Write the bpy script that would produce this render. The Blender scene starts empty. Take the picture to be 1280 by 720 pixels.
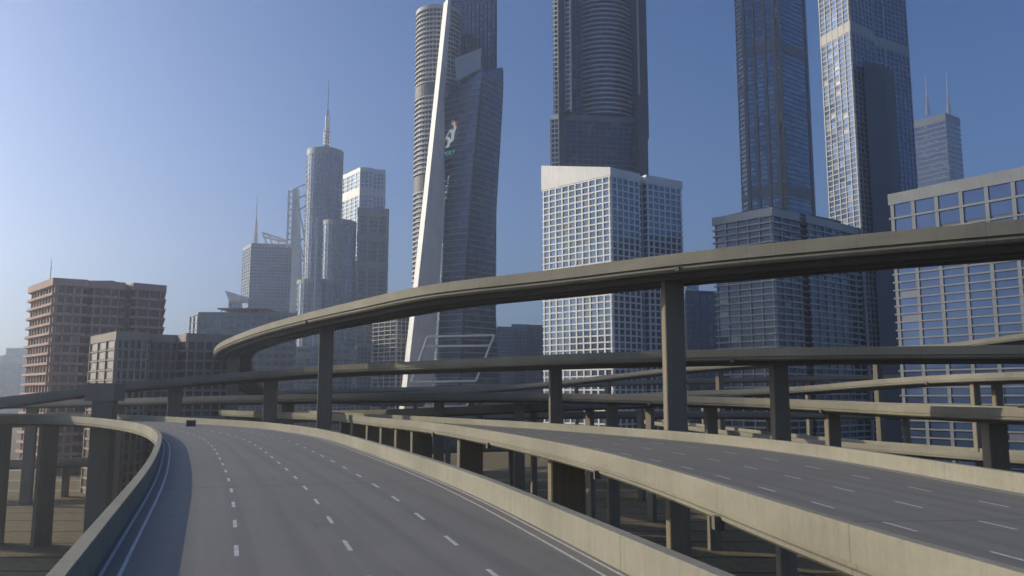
import bpy, math, random
from mathutils import Vector, Matrix
random.seed(7)
R=math.radians
col=bpy.context.scene.collection
sc=bpy.context.scene
# ---------------------------------------------------------------- camera model
F=1025.0; PITCH=math.atan(135/F); EYE=31.0
CP,SP=math.cos(PITCH),math.sin(PITCH)
def gx(px,Y): return (px-640)*Y*CP/F*(1/(CP*CP)) # world X seen at image column px on the horizon, depth Y
def hz(px,py,Y):                                  # world Z of the point seen at px,py at depth Y
    d=(F*CP+(py-360)*SP, F*SP-(py-360)*CP)
    return EYE+Y*d[1]/d[0]
def plane(px,py,dz):                              # point on the level plane dz from the eye
    dy,dz_=F*CP+(py-360)*SP, F*SP-(py-360)*CP
    t=dz/dz_
    return ((px-640)*t, dy*t)
# ---------------------------------------------------------------- materials
def newmat(name):
    m=bpy.data.materials.new(name); m.use_nodes=True
    nt=m.node_tree; b=nt.nodes['Principled BSDF']
    return m,nt,b
def N(nt,t,**k):
    n=nt.nodes.new(t)
    for a,v in k.items():
        if a in n.inputs.keys() if hasattr(n.inputs,'keys') else False: n.inputs[a].default_value=v
        else: setattr(n,a,v)
    return n
def ramp(nt,fac,c0,c1,p0=0.,p1=1.):
    r=nt.nodes.new('ShaderNodeValToRGB'); nt.links.new(fac,r.inputs[0])
    r.color_ramp.elements[0].position=p0; r.color_ramp.elements[0].color=(*c0,1)
    r.color_ramp.elements[1].position=p1; r.color_ramp.elements[1].color=(*c1,1)
    return r.outputs[0]
def noise(nt,vec,scale,detail=4,rough=.55):
    n=nt.nodes.new('ShaderNodeTexNoise'); n.inputs['Scale'].default_value=scale
    n.inputs['Detail'].default_value=detail; n.inputs['Roughness'].default_value=rough
    if vec is not None: nt.links.new(vec,n.inputs['Vector'])
    return n.outputs['Fac']
def mapping(nt,vec,s):
    m=nt.nodes.new('ShaderNodeMapping'); m.inputs['Scale'].default_value=s
    nt.links.new(vec,m.inputs['Vector']); return m.outputs[0]
def mixc(nt,fac,a,b,mode='MIX'):
    m=nt.nodes.new('ShaderNodeMix'); m.data_type='RGBA'; m.blend_type=mode
    for s,v in ((0,fac),(6,a),(7,b)):
        if isinstance(v,(int,float)): m.inputs[s].default_value=v
        elif isinstance(v,tuple): m.inputs[s].default_value=(*v,1)
        else: nt.links.new(v,m.inputs[s])
    return m.outputs[2]
def mth(nt,op,a,b=0.):
    m=nt.nodes.new('ShaderNodeMath'); m.operation=op
    for i,v in enumerate((a,b)):
        if isinstance(v,(int,float)): m.inputs[i].default_value=v
        else: nt.links.new(v,m.inputs[i])
    return m.outputs[0]
def bump(nt,b,h,dist,strength=.6):
    n=nt.nodes.new('ShaderNodeBump'); n.inputs['Distance'].default_value=dist; n.inputs['Strength'].default_value=strength
    nt.links.new(h,n.inputs['Height']); nt.links.new(n.outputs[0],b.inputs['Normal'])

def concrete(name,c,uv=False,dark=.62,streak=True,rough=.85,joint=False):
    m,nt,b=newmat(name)
    tc=nt.nodes.new('ShaderNodeTexCoord'); g=nt.nodes.new('ShaderNodeNewGeometry')
    P=g.outputs['Position']
    big=noise(nt,P,.12,5); fine=noise(nt,P,3.0,6,.7)
    lo=tuple(x*dark for x in c); hi=tuple(min(.9,x*1.12) for x in c)
    base=ramp(nt,big,lo,hi,.25,.72)
    base=mixc(nt,.45,base,ramp(nt,fine,tuple(x*.7 for x in c),hi,.3,.7))
    if streak:
        v=mapping(nt,tc.outputs['UV'] if uv else P,(2.2,.12,1) if uv else (1.6,1.6,.10))
        st=noise(nt,v,1.,5,.65)
        base=mixc(nt,.28,base,mixc(nt,1.,base,ramp(nt,st,(.5,.47,.42),(1.12,1.12,1.12),.32,.62),'MULTIPLY'))
    if joint:
        rs=noise(nt,mapping(nt,tc.outputs['UV'],(1.6,.16,1)),1.,6,.75)
        base=mixc(nt,mth(nt,'MULTIPLY',ramp(nt,rs,(0,0,0),(1,1,1),.56,.70),.38),base,tuple(x*.42 for x in c))
        pt=noise(nt,mapping(nt,tc.outputs['UV'],(.09,.3,1)),1.,3,.5)
        base=mixc(nt,.30,base,ramp(nt,pt,tuple(x*.7 for x in c),tuple(x*1.2 for x in c),.4,.6))
        sp=nt.nodes.new('ShaderNodeSeparateXYZ'); nt.links.new(tc.outputs['UV'],sp.inputs[0])
        fr=mth(nt,'FRACT',mth(nt,'MULTIPLY',sp.outputs[0],1/12.0))
        j=mth(nt,'LESS_THAN',fr,.003)
        base=mixc(nt,mth(nt,'MULTIPLY',j,.75),base,tuple(x*.3 for x in c))
    nt.links.new(base,b.inputs['Base Color'])
    b.inputs['Roughness'].default_value=rough
    bump(nt,b,fine,.02,.5)
    return m
def asphalt(name):
    m,nt,b=newmat(name)
    tc=nt.nodes.new('ShaderNodeTexCoord'); g=nt.nodes.new('ShaderNodeNewGeometry')
    P=g.outputs['Position']
    fine=noise(nt,P,14,4,.8); big=noise(nt,P,.16,6,.62)
    st=noise(nt,mapping(nt,tc.outputs['UV'],(.03,1.1,1)),1.,4,.6)
    base=ramp(nt,big,(.175,.165,.143),(.225,.214,.186),.3,.7)
    base=mixc(nt,.5,base,ramp(nt,st,(.12,.112,.098),(.215,.203,.178),.3,.7))
    base=mixc(nt,.35,base,ramp(nt,fine,(.08,.077,.07),(.27,.26,.23),.3,.7))
    sp=nt.nodes.new('ShaderNodeSeparateXYZ'); nt.links.new(tc.outputs['UV'],sp.inputs[0])
    w1=mth(nt,'SINE',mth(nt,'MULTIPLY',sp.outputs[1],2*math.pi/1.84))
    tr=mth(nt,'MULTIPLY',mth(nt,'MAXIMUM',w1,0.),noise(nt,mapping(nt,tc.outputs['UV'],(.02,.5,1)),1.,3))
    base=mixc(nt,mth(nt,'MULTIPLY',tr,.42),base,(.085,.08,.074))
    oil=noise(nt,mapping(nt,tc.outputs['UV'],(.25,.9,1)),1.,5,.7)
    base=mixc(nt,mth(nt,'MULTIPLY',ramp(nt,oil,(0,0,0),(1,1,1),.62,.74),.35),base,(.06,.057,.053))
    jt=mth(nt,'LESS_THAN',mth(nt,'FRACT',mth(nt,'MULTIPLY',sp.outputs[0],1/31.0)),.0045)
    base=mixc(nt,mth(nt,'MULTIPLY',jt,.7),base,(.045,.044,.042))
    nt.links.new(base,b.inputs['Base Color'])
    b.inputs['Roughness'].default_value=.72
    bump(nt,b,fine,.012,.5)
    return m
def paint(name,c=(.62,.62,.6)):
    m,nt,b=newmat(name); g=nt.nodes.new('ShaderNodeNewGeometry')
    n=noise(nt,g.outputs['Position'],5,6,.75)
    nt.links.new(ramp(nt,n,tuple(x*.45 for x in c),c,.32,.58),b.inputs['Base Color'])
    b.inputs['Roughness'].default_value=.6
    return m
def glass(name,c,metal=.45,rough=.12,vary=.5,cell=(3.1,3.1,3.3),blinds=.10):
    m,nt,b=newmat(name); g=nt.nodes.new('ShaderNodeNewGeometry')
    sn=nt.nodes.new('ShaderNodeVectorMath'); sn.operation='SNAP'
    ad=nt.nodes.new('ShaderNodeVectorMath'); ad.operation='ADD'; ad.inputs[1].default_value=(.37,.41,.23)
    nt.links.new(g.outputs['Position'],ad.inputs[0]); nt.links.new(ad.outputs[0],sn.inputs[0]); sn.inputs[1].default_value=cell
    wn=nt.nodes.new('ShaderNodeTexWhiteNoise'); wn.noise_dimensions='4D'
    nt.links.new(sn.outputs[0],wn.inputs['Vector']); nt.links.new(g.outputs['Random Per Island'],wn.inputs['W'])
    lo=tuple(x*(1-vary) for x in c); hi=tuple(min(.9,x*(1+vary*.9)) for x in c)
    base=ramp(nt,wn.outputs['Value'],lo,hi)
    n=noise(nt,g.outputs['Position'],.03,5)
    base=mixc(nt,.45,base,ramp(nt,n,lo,hi,.3,.7))
    sp=nt.nodes.new('ShaderNodeSeparateColor'); nt.links.new(wn.outputs['Color'],sp.inputs[0])
    bl=mth(nt,'LESS_THAN',sp.outputs[1],blinds)
    base=mixc(nt,mth(nt,'MULTIPLY',bl,.55),base,(.26,.255,.24))
    nt.links.new(base,b.inputs['Base Color'])
    nt.links.new(mth(nt,'MULTIPLY',mth(nt,'SUBTRACT',1.,mth(nt,'MULTIPLY',bl,.6)),metal),b.inputs['Metallic'])
    b.inputs['Roughness'].default_value=rough
    nn=noise(nt,g.outputs['Position'],.35,2)
    bp=nt.nodes.new('ShaderNodeBump'); bp.inputs['Distance'].default_value=.04; bp.inputs['Strength'].default_value=.35
    nt.links.new(nn,bp.inputs['Height'])
    # every pane sits a little out of true
    su=nt.nodes.new('ShaderNodeVectorMath'); su.operation='SUBTRACT'; su.inputs[1].default_value=(.5,.5,.5); nt.links.new(wn.outputs['Color'],su.inputs[0])
    sc_=nt.nodes.new('ShaderNodeVectorMath'); sc_.operation='SCALE'; sc_.inputs[3].default_value=.022; nt.links.new(su.outputs[0],sc_.inputs[0])
    a2=nt.nodes.new('ShaderNodeVectorMath'); a2.operation='ADD'; nt.links.new(bp.outputs[0],a2.inputs[0]); nt.links.new(sc_.outputs[0],a2.inputs[1])
    nz=nt.nodes.new('ShaderNodeVectorMath'); nz.operation='NORMALIZE'; nt.links.new(a2.outputs[0],nz.inputs[0]); nt.links.new(nz.outputs[0],b.inputs['Normal'])
    return m
def banded(name,c,cw,fh,frac=.45,metal=.4,rough=.2,bay=3.0):
    """glass with a floor line rhythm, for facets"""
    m,nt,b=newmat(name); g=nt.nodes.new('ShaderNodeNewGeometry')
    sp=nt.nodes.new('ShaderNodeSeparateXYZ'); nt.links.new(g.outputs['Position'],sp.inputs[0])
    fz=mth(nt,'FRACT',mth(nt,'DIVIDE',sp.outputs[2],fh)); j=mth(nt,'LESS_THAN',fz,frac)
    n=noise(nt,g.outputs['Position'],.04,4)
    gl=ramp(nt,n,tuple(x*.6 for x in c),tuple(x*1.3 for x in c),.3,.7)
    base=mixc(nt,j,gl,cw)
    nt.links.new(base,b.inputs['Base Color'])
    nt.links.new(mth(nt,'MULTIPLY',mth(nt,'SUBTRACT',1.,j),metal),b.inputs['Metallic'])
    b.inputs['Roughness'].default_value=rough
    return m
M={}
M['deck']=concrete('viaduct_concrete',(.27,.255,.20),uv=True,dark=.72,joint=True)
M['pier']=concrete('pier_concrete',(.235,.205,.15),dark=.65)
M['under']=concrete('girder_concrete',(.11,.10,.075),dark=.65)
M['asphalt']=asphalt('asphalt')
M['paint']=paint('road_paint')
M['white']=concrete('white_cladding',(.80,.80,.78),dark=.85,streak=True,rough=.55)
M['pale']=concrete('pale_cladding',(.42,.42,.41),dark=.8,rough=.6)
M['grey']=concrete('grey_cladding',(.19,.205,.225),dark=.8,rough=.6)
M['dgrey']=concrete('dark_cladding',(.075,.085,.10),dark=.8,rough=.6)
M['tan']=concrete('tan_cladding',(.38,.33,.27),dark=.75)
M['brown']=concrete('brown_concrete',(.30,.195,.15),dark=.7)
M['g_blue']=glass('blue_window_glass',(.075,.125,.25),.5)
M['g_dark']=glass('dark_window_glass',(.05,.075,.12),.5)
M['g_mid']=glass('grey_blue_window_glass',(.13,.19,.27),.62)
M['panel']=concrete('milky_panel',(.45,.50,.54),dark=.8,streak=False,rough=.3)
M['rose']=concrete('rose_concrete',(.46,.31,.25),dark=.75)
M['g_facet']=glass('steel_blue_facade_glass',(.11,.165,.25),.6,.3,.35)
M['g_brown']=glass('bronze_window_glass',(.10,.065,.048),.3,.25)
M['g_blue_w']=glass('blue_window_pane',(.07,.12,.24),.5,cell=(900,900,900),blinds=.06)
M['g_dark_w']=glass('dark_window_pane',(.05,.075,.12),.5,cell=(900,900,900),blinds=.12)
M['g_mid_w']=glass('grey_blue_window_pane',(.13,.19,.27),.55,cell=(900,900,900),blinds=.12)
M['g_brown_w']=glass('bronze_window_pane',(.10,.065,.048),.3,.25,cell=(900,900,900),blinds=.15)
M['sage']=concrete('sage_cladding',(.27,.295,.29),dark=.8,rough=.6)
M['metal']=concrete('painted_steel',(.35,.36,.37),dark=.85,streak=False,rough=.45)
M['box']=paint('cast_metal_grey',(.5,.48,.42))
M['dark']=concrete('dark_painted_steel',(.04,.045,.05),dark=.8,streak=False,rough=.5)
def flat(name,c,rough=.4,lit=0.):
    m,nt,b=newmat(name); g=nt.nodes.new('ShaderNodeNewGeometry')
    n=noise(nt,g.outputs['Position'],.8,3)
    nt.links.new(ramp(nt,n,tuple(x*.85 for x in c),c,.3,.7),b.inputs['Base Color']); b.inputs['Roughness'].default_value=rough
    b.inputs['Emission Color'].default_value=(*c,1); b.inputs['Emission Strength'].default_value=lit
    return m
M['s_white']=flat('sign_white',(.8,.8,.78),lit=.3); M['s_cyan']=flat('sign_cyan',(.2,.68,.7),lit=.25); M['s_orange']=flat('sign_orange',(.75,.33,.08),lit=.25); M['s_green']=flat('sign_green',(.25,.5,.12))
def ground_mat():
    m,nt,b=newmat('rough_ground'); g=nt.nodes.new('ShaderNodeNewGeometry'); P=g.outputs['Position']
    a=noise(nt,P,.02,6,.6); f=noise(nt,P,.55,8,.85); ff=noise(nt,P,3.0,5,.8)
    base=ramp(nt,a,(.11,.083,.035),(.25,.195,.09),.3,.7)
    base=mixc(nt,.6,base,ramp(nt,f,(.03,.022,.009),(.42,.335,.17),.33,.66))
    base=mixc(nt,.3,base,ramp(nt,ff,(.03,.03,.015),(.24,.2,.13),.35,.65))
    nt.links.new(base,b.inputs['Base Color']); b.inputs['Roughness'].default_value=.95
    bump(nt,b,f,.6,.8)
    return m
M['ground']=ground_mat()
M['strip_dark']=concrete('dark_strip_mat',(.022,.018,.011),dark=.6,streak=False)  # plain dark tone for the flat ground strips
M['pathm']=concrete('dusty_path',(.34,.29,.20),dark=.6,streak=False)
# ---------------------------------------------------------------- object helpers
class MB:
    def __init__(s): s.v=[]; s.f=[]; s.uv=None
    def box(s,x0,x1,y0,y1,z0,z1):
        i=len(s.v); s.v+=[(x0,y0,z0),(x1,y0,z0),(x1,y1,z0),(x0,y1,z0),(x0,y0,z1),(x1,y0,z1),(x1,y1,z1),(x0,y1,z1)]
        s.f+=[tuple(i+k for k in q) for q in ((3,2,1,0),(4,5,6,7),(0,1,5,4),(1,2,6,5),(2,3,7,6),(3,0,4,7))]
    def obox(s,c,ax,hx,hy,z0,z1):   # oriented box, ax = unit xy axis
        ay=(-ax[1],ax[0]); i=len(s.v)
        for z in (z0,z1):
            for a,b in ((-1,-1),(1,-1),(1,1),(-1,1)):
                s.v.append((c[0]+a*hx*ax[0]+b*hy*ay[0],c[1]+a*hx*ax[1]+b*hy*ay[1],z))
        s.f+=[tuple(i+k for k in q) for q in ((3,2,1,0),(4,5,6,7),(0,1,5,4),(1,2,6,5),(2,3,7,6),(3,0,4,7))]
    def prism(s,pts,z0,z1):
        n=len(pts); i=len(s.v)
        s.v+=[(p[0],p[1],z0) for p in pts]
        s.v+=[(p[0],p[1],z1 if not callable(z1) else z1(p)) for p in pts]
        s.f+=[tuple(range(i+n-1,i-1,-1)),tuple(range(i+n,i+2*n))]
        s.f+=[(i+k,i+(k+1)%n,i+n+(k+1)%n,i+n+k) for k in range(n)]
    def ring(s,inn,out,z0,z1):
        n=len(inn); i=len(s.v)
        for P,z in ((out,z0),(out,z1),(inn,z1),(inn,z0)): s.v+=[(p[0],p[1],z) for p in P]
        for k in range(n):
            a,b=k,(k+1)%n
            for q in range(4):
                r=(q+1)%4
                s.f.append((i+q*n+a,i+q*n+b,i+r*n+b,i+r*n+a))
    def tube(s,p,q,r,n=6,r2=None):
        p,q=Vector(p),Vector(q); d=(q-p).normalized(); r2=r if r2 is None else r2
        a=d.orthogonal().normalized(); b=d.cross(a); i=len(s.v)
        for c,rr in ((p,r),(q,r2)):
            for k in range(n):
                t=2*math.pi*k/n; s.v.append(tuple(c+(a*math.cos(t)+b*math.sin(t))*rr))
        s.f+=[(i+k,i+(k+1)%n,i+n+(k+1)%n,i+n+k) for k in range(n)]
        s.f+=[tuple(range(i+n-1,i-1,-1)),tuple(range(i+n,i+2*n))]
    def quad(s,a,b,c,d):
        i=len(s.v); s.v+=[tuple(a),tuple(b),tuple(c),tuple(d)]; s.f.append((i,i+1,i+2,i+3))
    def mesh(s,name,m):
        me=bpy.data.meshes.new(name); me.from_pydata(s.v,[],s.f)
        if s.uv:
            l=me.uv_layers.new(name='UVMap'); 
            for lp in me.loops: l.data[lp.index].uv=s.uv[lp.vertex_index]
        me.materials.append(m); me.update(); return me
    def build(s,name,m,parent=None,off=(0,0,0)):
        if parent is not None:
            o=parent.matrix_world.translation if False else parent['_loc']
            s.v=[(v[0]-o[0],v[1]-o[1],v[2]-o[2]) for v in s.v]
        ob=bpy.data.objects.new(name,s.mesh(name,m)); col.objects.link(ob)
        if parent is not None: ob.parent=parent
        return ob
LOCS={}
def tag(o,label,cat,group=None,kind=None):
    o['label']=label; 
    if cat: o['category']=cat
    if group: o['group']=group
    if kind: o['kind']=kind
def thing(name,loc,label,cat,group=None):
    o=bpy.data.objects.new(name,None); col.objects.link(o); o.location=loc; o['_loc']=list(loc)
    o.empty_display_size=1; tag(o,label,cat,group); return o
def inst(src,parent,dz=0,name=None,dx=0,dy=0):
    c=src.copy(); col.objects.link(c); c.parent=parent; c.location=(src.location.x+dx,src.location.y+dy,src.location.z+dz); return c
# ---------------------------------------------------------------- ground
mb=MB(); n=60
def gz(x,y): return 0.0
mb.quad((-4000,-600,0),(4000,-600,0),(4000,7000,0),(-4000,7000,0))
g=mb.build('ground',M['ground']); g['kind']='structure'; g['label']='rough brown ground under the flyovers'
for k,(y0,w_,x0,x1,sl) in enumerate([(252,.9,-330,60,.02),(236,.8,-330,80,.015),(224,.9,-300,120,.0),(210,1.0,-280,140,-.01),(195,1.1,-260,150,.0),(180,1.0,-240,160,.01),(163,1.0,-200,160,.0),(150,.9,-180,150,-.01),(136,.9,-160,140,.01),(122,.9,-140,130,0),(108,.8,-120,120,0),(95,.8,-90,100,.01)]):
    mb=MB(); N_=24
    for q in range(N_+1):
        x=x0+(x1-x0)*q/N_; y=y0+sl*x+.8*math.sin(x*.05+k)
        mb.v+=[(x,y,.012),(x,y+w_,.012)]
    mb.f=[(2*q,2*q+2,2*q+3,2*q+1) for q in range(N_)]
    o=mb.build('dark_strip',M['strip_dark']); o['kind']='structure'  # dark strip lying flat on the ground, no channel is cut
for k,(y0,w_) in enumerate([(305,5),(345,8),(272,4)]):
    mb=MB(); mb.quad((-500,y0,.02),(400,y0+8,.02),(400,y0+8+w_,.02),(-500,y0+w_,.02)); o=mb.build('path',M['pathm']); o['kind']='structure'
# ---------------------------------------------------------------- decks
def spline(P,step=3.0):
    P=[Vector(p) for p in P]; out=[]
    P=[P[0]*2-P[1]]+P+[P[-1]*2-P[-2]]
    for i in range(1,len(P)-2):
        a,b,c,d=P[i-1:i+3]; n=max(1,int((c-b).length/step))
        for k in range(n):
            t=k/n
            out.append(.5*((2*b)+(-a+c)*t+(2*a-5*b+4*c-d)*t*t+(-a+3*b-3*c+d)*t**3))
    out.append(P[-2]); return out
def smooth(L,it=2):
    for _ in range(it):
        L=[L[0]]+[(L[i-1]+2*L[i]+L[i+1])/4 for i in range(1,len(L)-1)]+[L[-1]]
    return L
def closest(p,Q):
    best=None
    for a,b in zip(Q,Q[1:]):
        ab=(b-a); t=max(0,min(1,(p-a).to_2d().dot(ab.to_2d())/max(1e-9,ab.to_2d().length_squared)))
        c=a+ab*t; d=(c-p).to_2d().length
        if best is None or d<best[0]: best=(d,c)
    return best[1]
def loft(Ls,Rs,S,sec,name,m,parent,closed=True):
    """sec(W)-> list of (u,z) measured from the left edge"""
    mb=MB(); mb.uv=[]; n=None
    for i,(l,r) in enumerate(zip(Ls,Rs)):
        W=(r-l).to_2d().length; ax=(r-l)/W
        pts=sec(W); n=len(pts)
        acc=0; prev=None
        for (u,z) in pts:
            p=l+ax*u; mb.v.append((p.x,p.y,p.z+z))
            if prev: acc+=math.hypot(u-prev[0],z-prev[1])
            prev=(u,z); mb.uv.append((S[i],acc))
    m_=len(Ls)
    for i in range(m_-1):
        for k in range(n if closed else n-1):
            a=i*n+k; b=i*n+(k+1)%n
            mb.f.append((a,b,b+n,a+n))
    if closed:
        mb.f.append(tuple(range(n))); mb.f.append(tuple((m_-1)*n+k for k in range(n-1,-1,-1)))
    return mb.build(name,m,parent)
PH=1.0
VG='elevated roads of the interchange'
def deck(label,Ls,Rs,piers=(),lanes=(),dash=None,ribs=True,lines=True,drains=(),step=3,pier_w=3.0,pier_t=1.5,capn=False,
         vs=1.0,lineoff=(.15,.65),pier_side='c',dash_len=2.0,period=6.0,phase=0,lim=None):
    S=[0]
    for a,b in zip(Ls,Ls[1:]): S.append(S[-1]+(b-a).to_2d().length)
    mid=(Ls[len(Ls)//2]+Rs[len(Rs)//2])/2
    root=thing('viaduct',(mid.x,mid.y,0),label,'overpass',VG)
    rc2=.35 if vs<1.1 else .65
    nrib=max(2,int(((Rs[0]-Ls[0]).to_2d().length-3)/2.2))
    def slab(W):
        left=[(rc2,0),(rc2,-.68*vs),(1.3,-.74*vs)]
        right=[(W-u,z) for u,z in reversed(left)]
        u=1.5; under=[]
        n=nrib; w=(W-3)/n
        for k in range(n):
            a=1.5+k*w
            under+=[(a+w*.25,-.74*vs),(a+w*.32,-1.25*vs),(a+w*.68,-1.25*vs),(a+w*.75,-.74*vs)] if ribs else []
        return left+under+right
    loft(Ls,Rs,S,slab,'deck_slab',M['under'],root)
    loft(Ls,Rs,S,lambda W:[(0,-.17*vs),(0,PH*vs-.03),(.03,PH*vs),(.42,PH*vs),(.45,PH*vs-.03),(.45,.004),(.31,.004),(.31,-.17*vs)],'parapet',M['deck'],root)
    loft(Ls,Rs,S,lambda W:[(W,-.17*vs),(W,PH*vs-.03),(W-.03,PH*vs),(W-.42,PH*vs),(W-.45,PH*vs-.03),(W-.45,.004),(W-.31,.004),(W-.31,-.17*vs)],'parapet',M['deck'],root)
    rc=.20 if vs<1.1 else .5
    eb=[(rc,-.12*vs),(rc,-.38*vs),(.03,-.40*vs),(.05,-.56*vs),(.35,-.76*vs),(1.0,-.79*vs),(1.0,-.5*vs),(rc+.14,-.12*vs)]
    loft(Ls,Rs,S,lambda W:eb,'edge_beam',M['deck'],root)
    loft(Ls,Rs,S,lambda W:[(W-u,z) for u,z in eb],'edge_beam',M['deck'],root)
    loft(Ls,Rs,S,lambda W:[(.44,.002),(W-.44,.002)],'road_surface',M['asphalt'],root,closed=False)
    if lines:
        for o in lineoff:
            for sgn in (0,1):
                q=(lambda W,o=o:[(.45+o,.008),(.45+o+.11,.008)]) if sgn==0 else (lambda W,o=o:[(W-.45-o-.11,.008),(W-.45-o,.008)])
                loft(Ls,Rs,S,q,'edge_line',M['paint'],root,closed=False)
    def at(s,u=None,fr=None):
        s=max(0,min(S[-1]-.01,s)); i=0
        while i<len(S)-2 and S[i+1]<s: i+=1
        t=(s-S[i])/(S[i+1]-S[i]); l=Ls[i].lerp(Ls[i+1],t); r=Rs[i].lerp(Rs[i+1],t)
        W=(r-l).to_2d().length; ax=(r-l).normalized()
        if fr is not None: u=.45+(W-.9)*fr
        return l+ax*u, ax, W, l
    if lanes:
        cand=[]; s=phase
        while s<(lim or S[-1])-dash_len:
            for fr in lanes:
                c=at(s,fr=fr)[0]
                if c.y>15: cand.append((c.y,s,fr))
            s+=period
        cand.sort(); rest=MB()
        for k,(_,s,fr) in enumerate(cand):
            mb=MB() if k<100 else rest
            p,ax,_,_=at(s,fr=fr); q,ax2,_,_=at(s+dash_len,fr=fr)
            h=.075 if True else .1; z=Vector((0,0,.009))
            mb.quad(p-ax*h+z,p+ax*h+z,q+ax2*h+z,q-ax2*h+z)
            if k<100: mb.build('lane_dash',M['paint'],root)
        if rest.f:
            o=rest.build('lane_dash',M['paint'],root); o['kind']='stuff'
    for pz in piers:
        # pz = (X,Y,[side offset fraction],[width],[extra cap above])
        # pz = (centre seen at px, depth, position across, width, thickness, own axis)
        fr=pz[2] if len(pz)>2 else .5
        def cost(i):
            a_,t_=i//8,(i%8)/8
            c=Ls[a_].lerp(Ls[a_+1],t_).lerp(Rs[a_].lerp(Rs[a_+1],t_),fr)
            if c.y<12: return 1e9
            return abs(640+F*c.x/(max(1,c.y)*CP)-pz[0])/F*c.y+.06*abs(c.y-pz[1])
        i=min(range((len(Ls)-1)*8),key=cost); a_,t_=i//8,(i%8)/8
        l,r=Ls[a_].lerp(Ls[a_+1],t_),Rs[a_].lerp(Rs[a_+1],t_); W=(r-l).to_2d().length; ax=(r-l)/W; w=pz[3] if len(pz)>3 else pier_w; t=pz[4] if len(pz)>4 else pier_t
        c=l+ax*(W*fr); zt=c.z-.8*vs
        mb=MB(); 
        a2=Vector((ax.x,ax.y)).normalized()
        if len(pz)>5: a2=Vector(pz[5]).normalized()
        # tapered shaft with chamfered corners and flared head
        def rect(hx,hy,z,ch=.12):
            ay=Vector((-a2.y,a2.x)); L=[]
            for sx,sy in ((-1,-1),(1,-1),(1,1),(-1,1)):
                pp=[(sx*hx,sy*(hy-ch)),(sx*(hx-ch),sy*hy)]
                if sx*sy>0: pass
                else: pp=pp[::-1]
                for a,b in (pp if sx*sy>0 else pp): L.append((c.x+a*a2.x+b*ay.x,c.y+a*a2.y+b*ay.y,z))
            return L
        lev=[rect(w/2*1.06,t/2*1.06,0),rect(w/2,t/2,zt-2.2),rect(w/2,t/2,zt-1.6),rect(w/2*1.28,t/2*1.05,zt-.75),rect(w/2*1.28,t/2*1.05,zt+.1)]
        if not capn: lev=[lev[0],rect(w/2,t/2,zt+.1)]
        for L in lev: mb.v+=L
        for a in range(len(lev)-1):
            for k in range(8): mb.f.append((a*8+k,a*8+(k+1)%8,(a+1)*8+(k+1)%8,(a+1)*8+k))
        mb.f.append(tuple(range(7,-1,-1))); mb.f.append(tuple((len(lev)-1)*8+k for k in range(8)))
        mb.build('pier',M['pier'],root)
    for dr in drains:
        p0=Vector((dr[0],dr[1],0)); side=dr[2]
        E=Ls if side==0 else Rs; O=Rs if side==0 else Ls
        i=min(range(len(E)),key=lambda i:(E[i]-p0).to_2d().length)
        ax=(O[i]-E[i]).normalized(); c=E[i]-ax*.02
        mb=MB(); mb.obox((c.x,c.y),(ax.x,ax.y),.22,.25,c.z-1.02,c.z-.42)
        mb.build('drain_box',M['deck'],root)
    return root
def V3(L): return [Vector(p) for p in L]
def near_deck(label,pts,W,side=1,**k):
    """pts: near edge (X,Y,a) with a the height of the parapet top over the eye"""
    vs=k.get('vs',1.0)
    E=smooth(spline([(x,y,EYE+a-PH*vs) for x,y,a in pts],step=k.pop('step',4)),6)
    O=[]
    for i,p in enumerate(E):
        d=(E[min(i+1,len(E)-1)]-E[max(i-1,0)]); d.z=0; d.normalize()
        O.append(p+Vector((d.y,-d.x,0))*W*side)
    O=smooth(O,4)
    Ls,Rs=(E,O) if side==1 else (O,E)
    return deck(label,Ls,Rs,**k)
# D1: the road in front, both edges measured
def pl(L,dz): return [(*plane(x,y,dz),EYE-5) for x,y in L]
Lb=pl([(112,720),(161,647),(179,619),(192,595),(199,573),(202,558)],-5)
Lt=pl([(192,537),(176,530),(146,525),(100,521),(50,519.2)],-4)
Rb=pl([(787,720),(728,689),(679,661),(613,627),(548,599),(466,568),(400,546.5),(332,536),(289,532.5),(213,527.5),(150,526)],-5)
def extend(P,d0,m):  # backwards from the first point
    a,b=Vector(P[0]),Vector(P[1]); d=(a-b).normalized()
    return [tuple(a+d*m)]+P
L1=[(-4.5,2,26)]+[(p[0]-.43,p[1],p[2]) for p in Lb]+Lt+[(-125,172,26),(-165,166,26),(-210,150,26)]
L1=[(-1.5,-14,26),(-6.6,8,26)]+L1[1:]
R1=[(11.5,-14,26),(8.0,8,26)]+[(p[0]+.43,p[1],p[2]) for p in Rb[:-1]]+[(-95,188,26),(-130,192,26),(-165,188,26),(-210,172,26)]
Ls=smooth(spline(L1,2.5),10); Rq=smooth(spline(R1,2.5),10)
Rs=smooth([closest(p,Rq) for p in Ls],6)
D1=deck('four lane curving flyover in the foreground with tan parapets and double edge lines',Ls,Rs,
  piers=[(64,158,.3,3.7,1.3),(7,169,.3,3.7,1.3),(-60,180,.3,3.7,1.3),(400,95,.5,3.6,1.4),(560,50,.5,3.6,1.4)],
  lanes=(.265,.505,.745),phase=5.2,capn=False)
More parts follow.
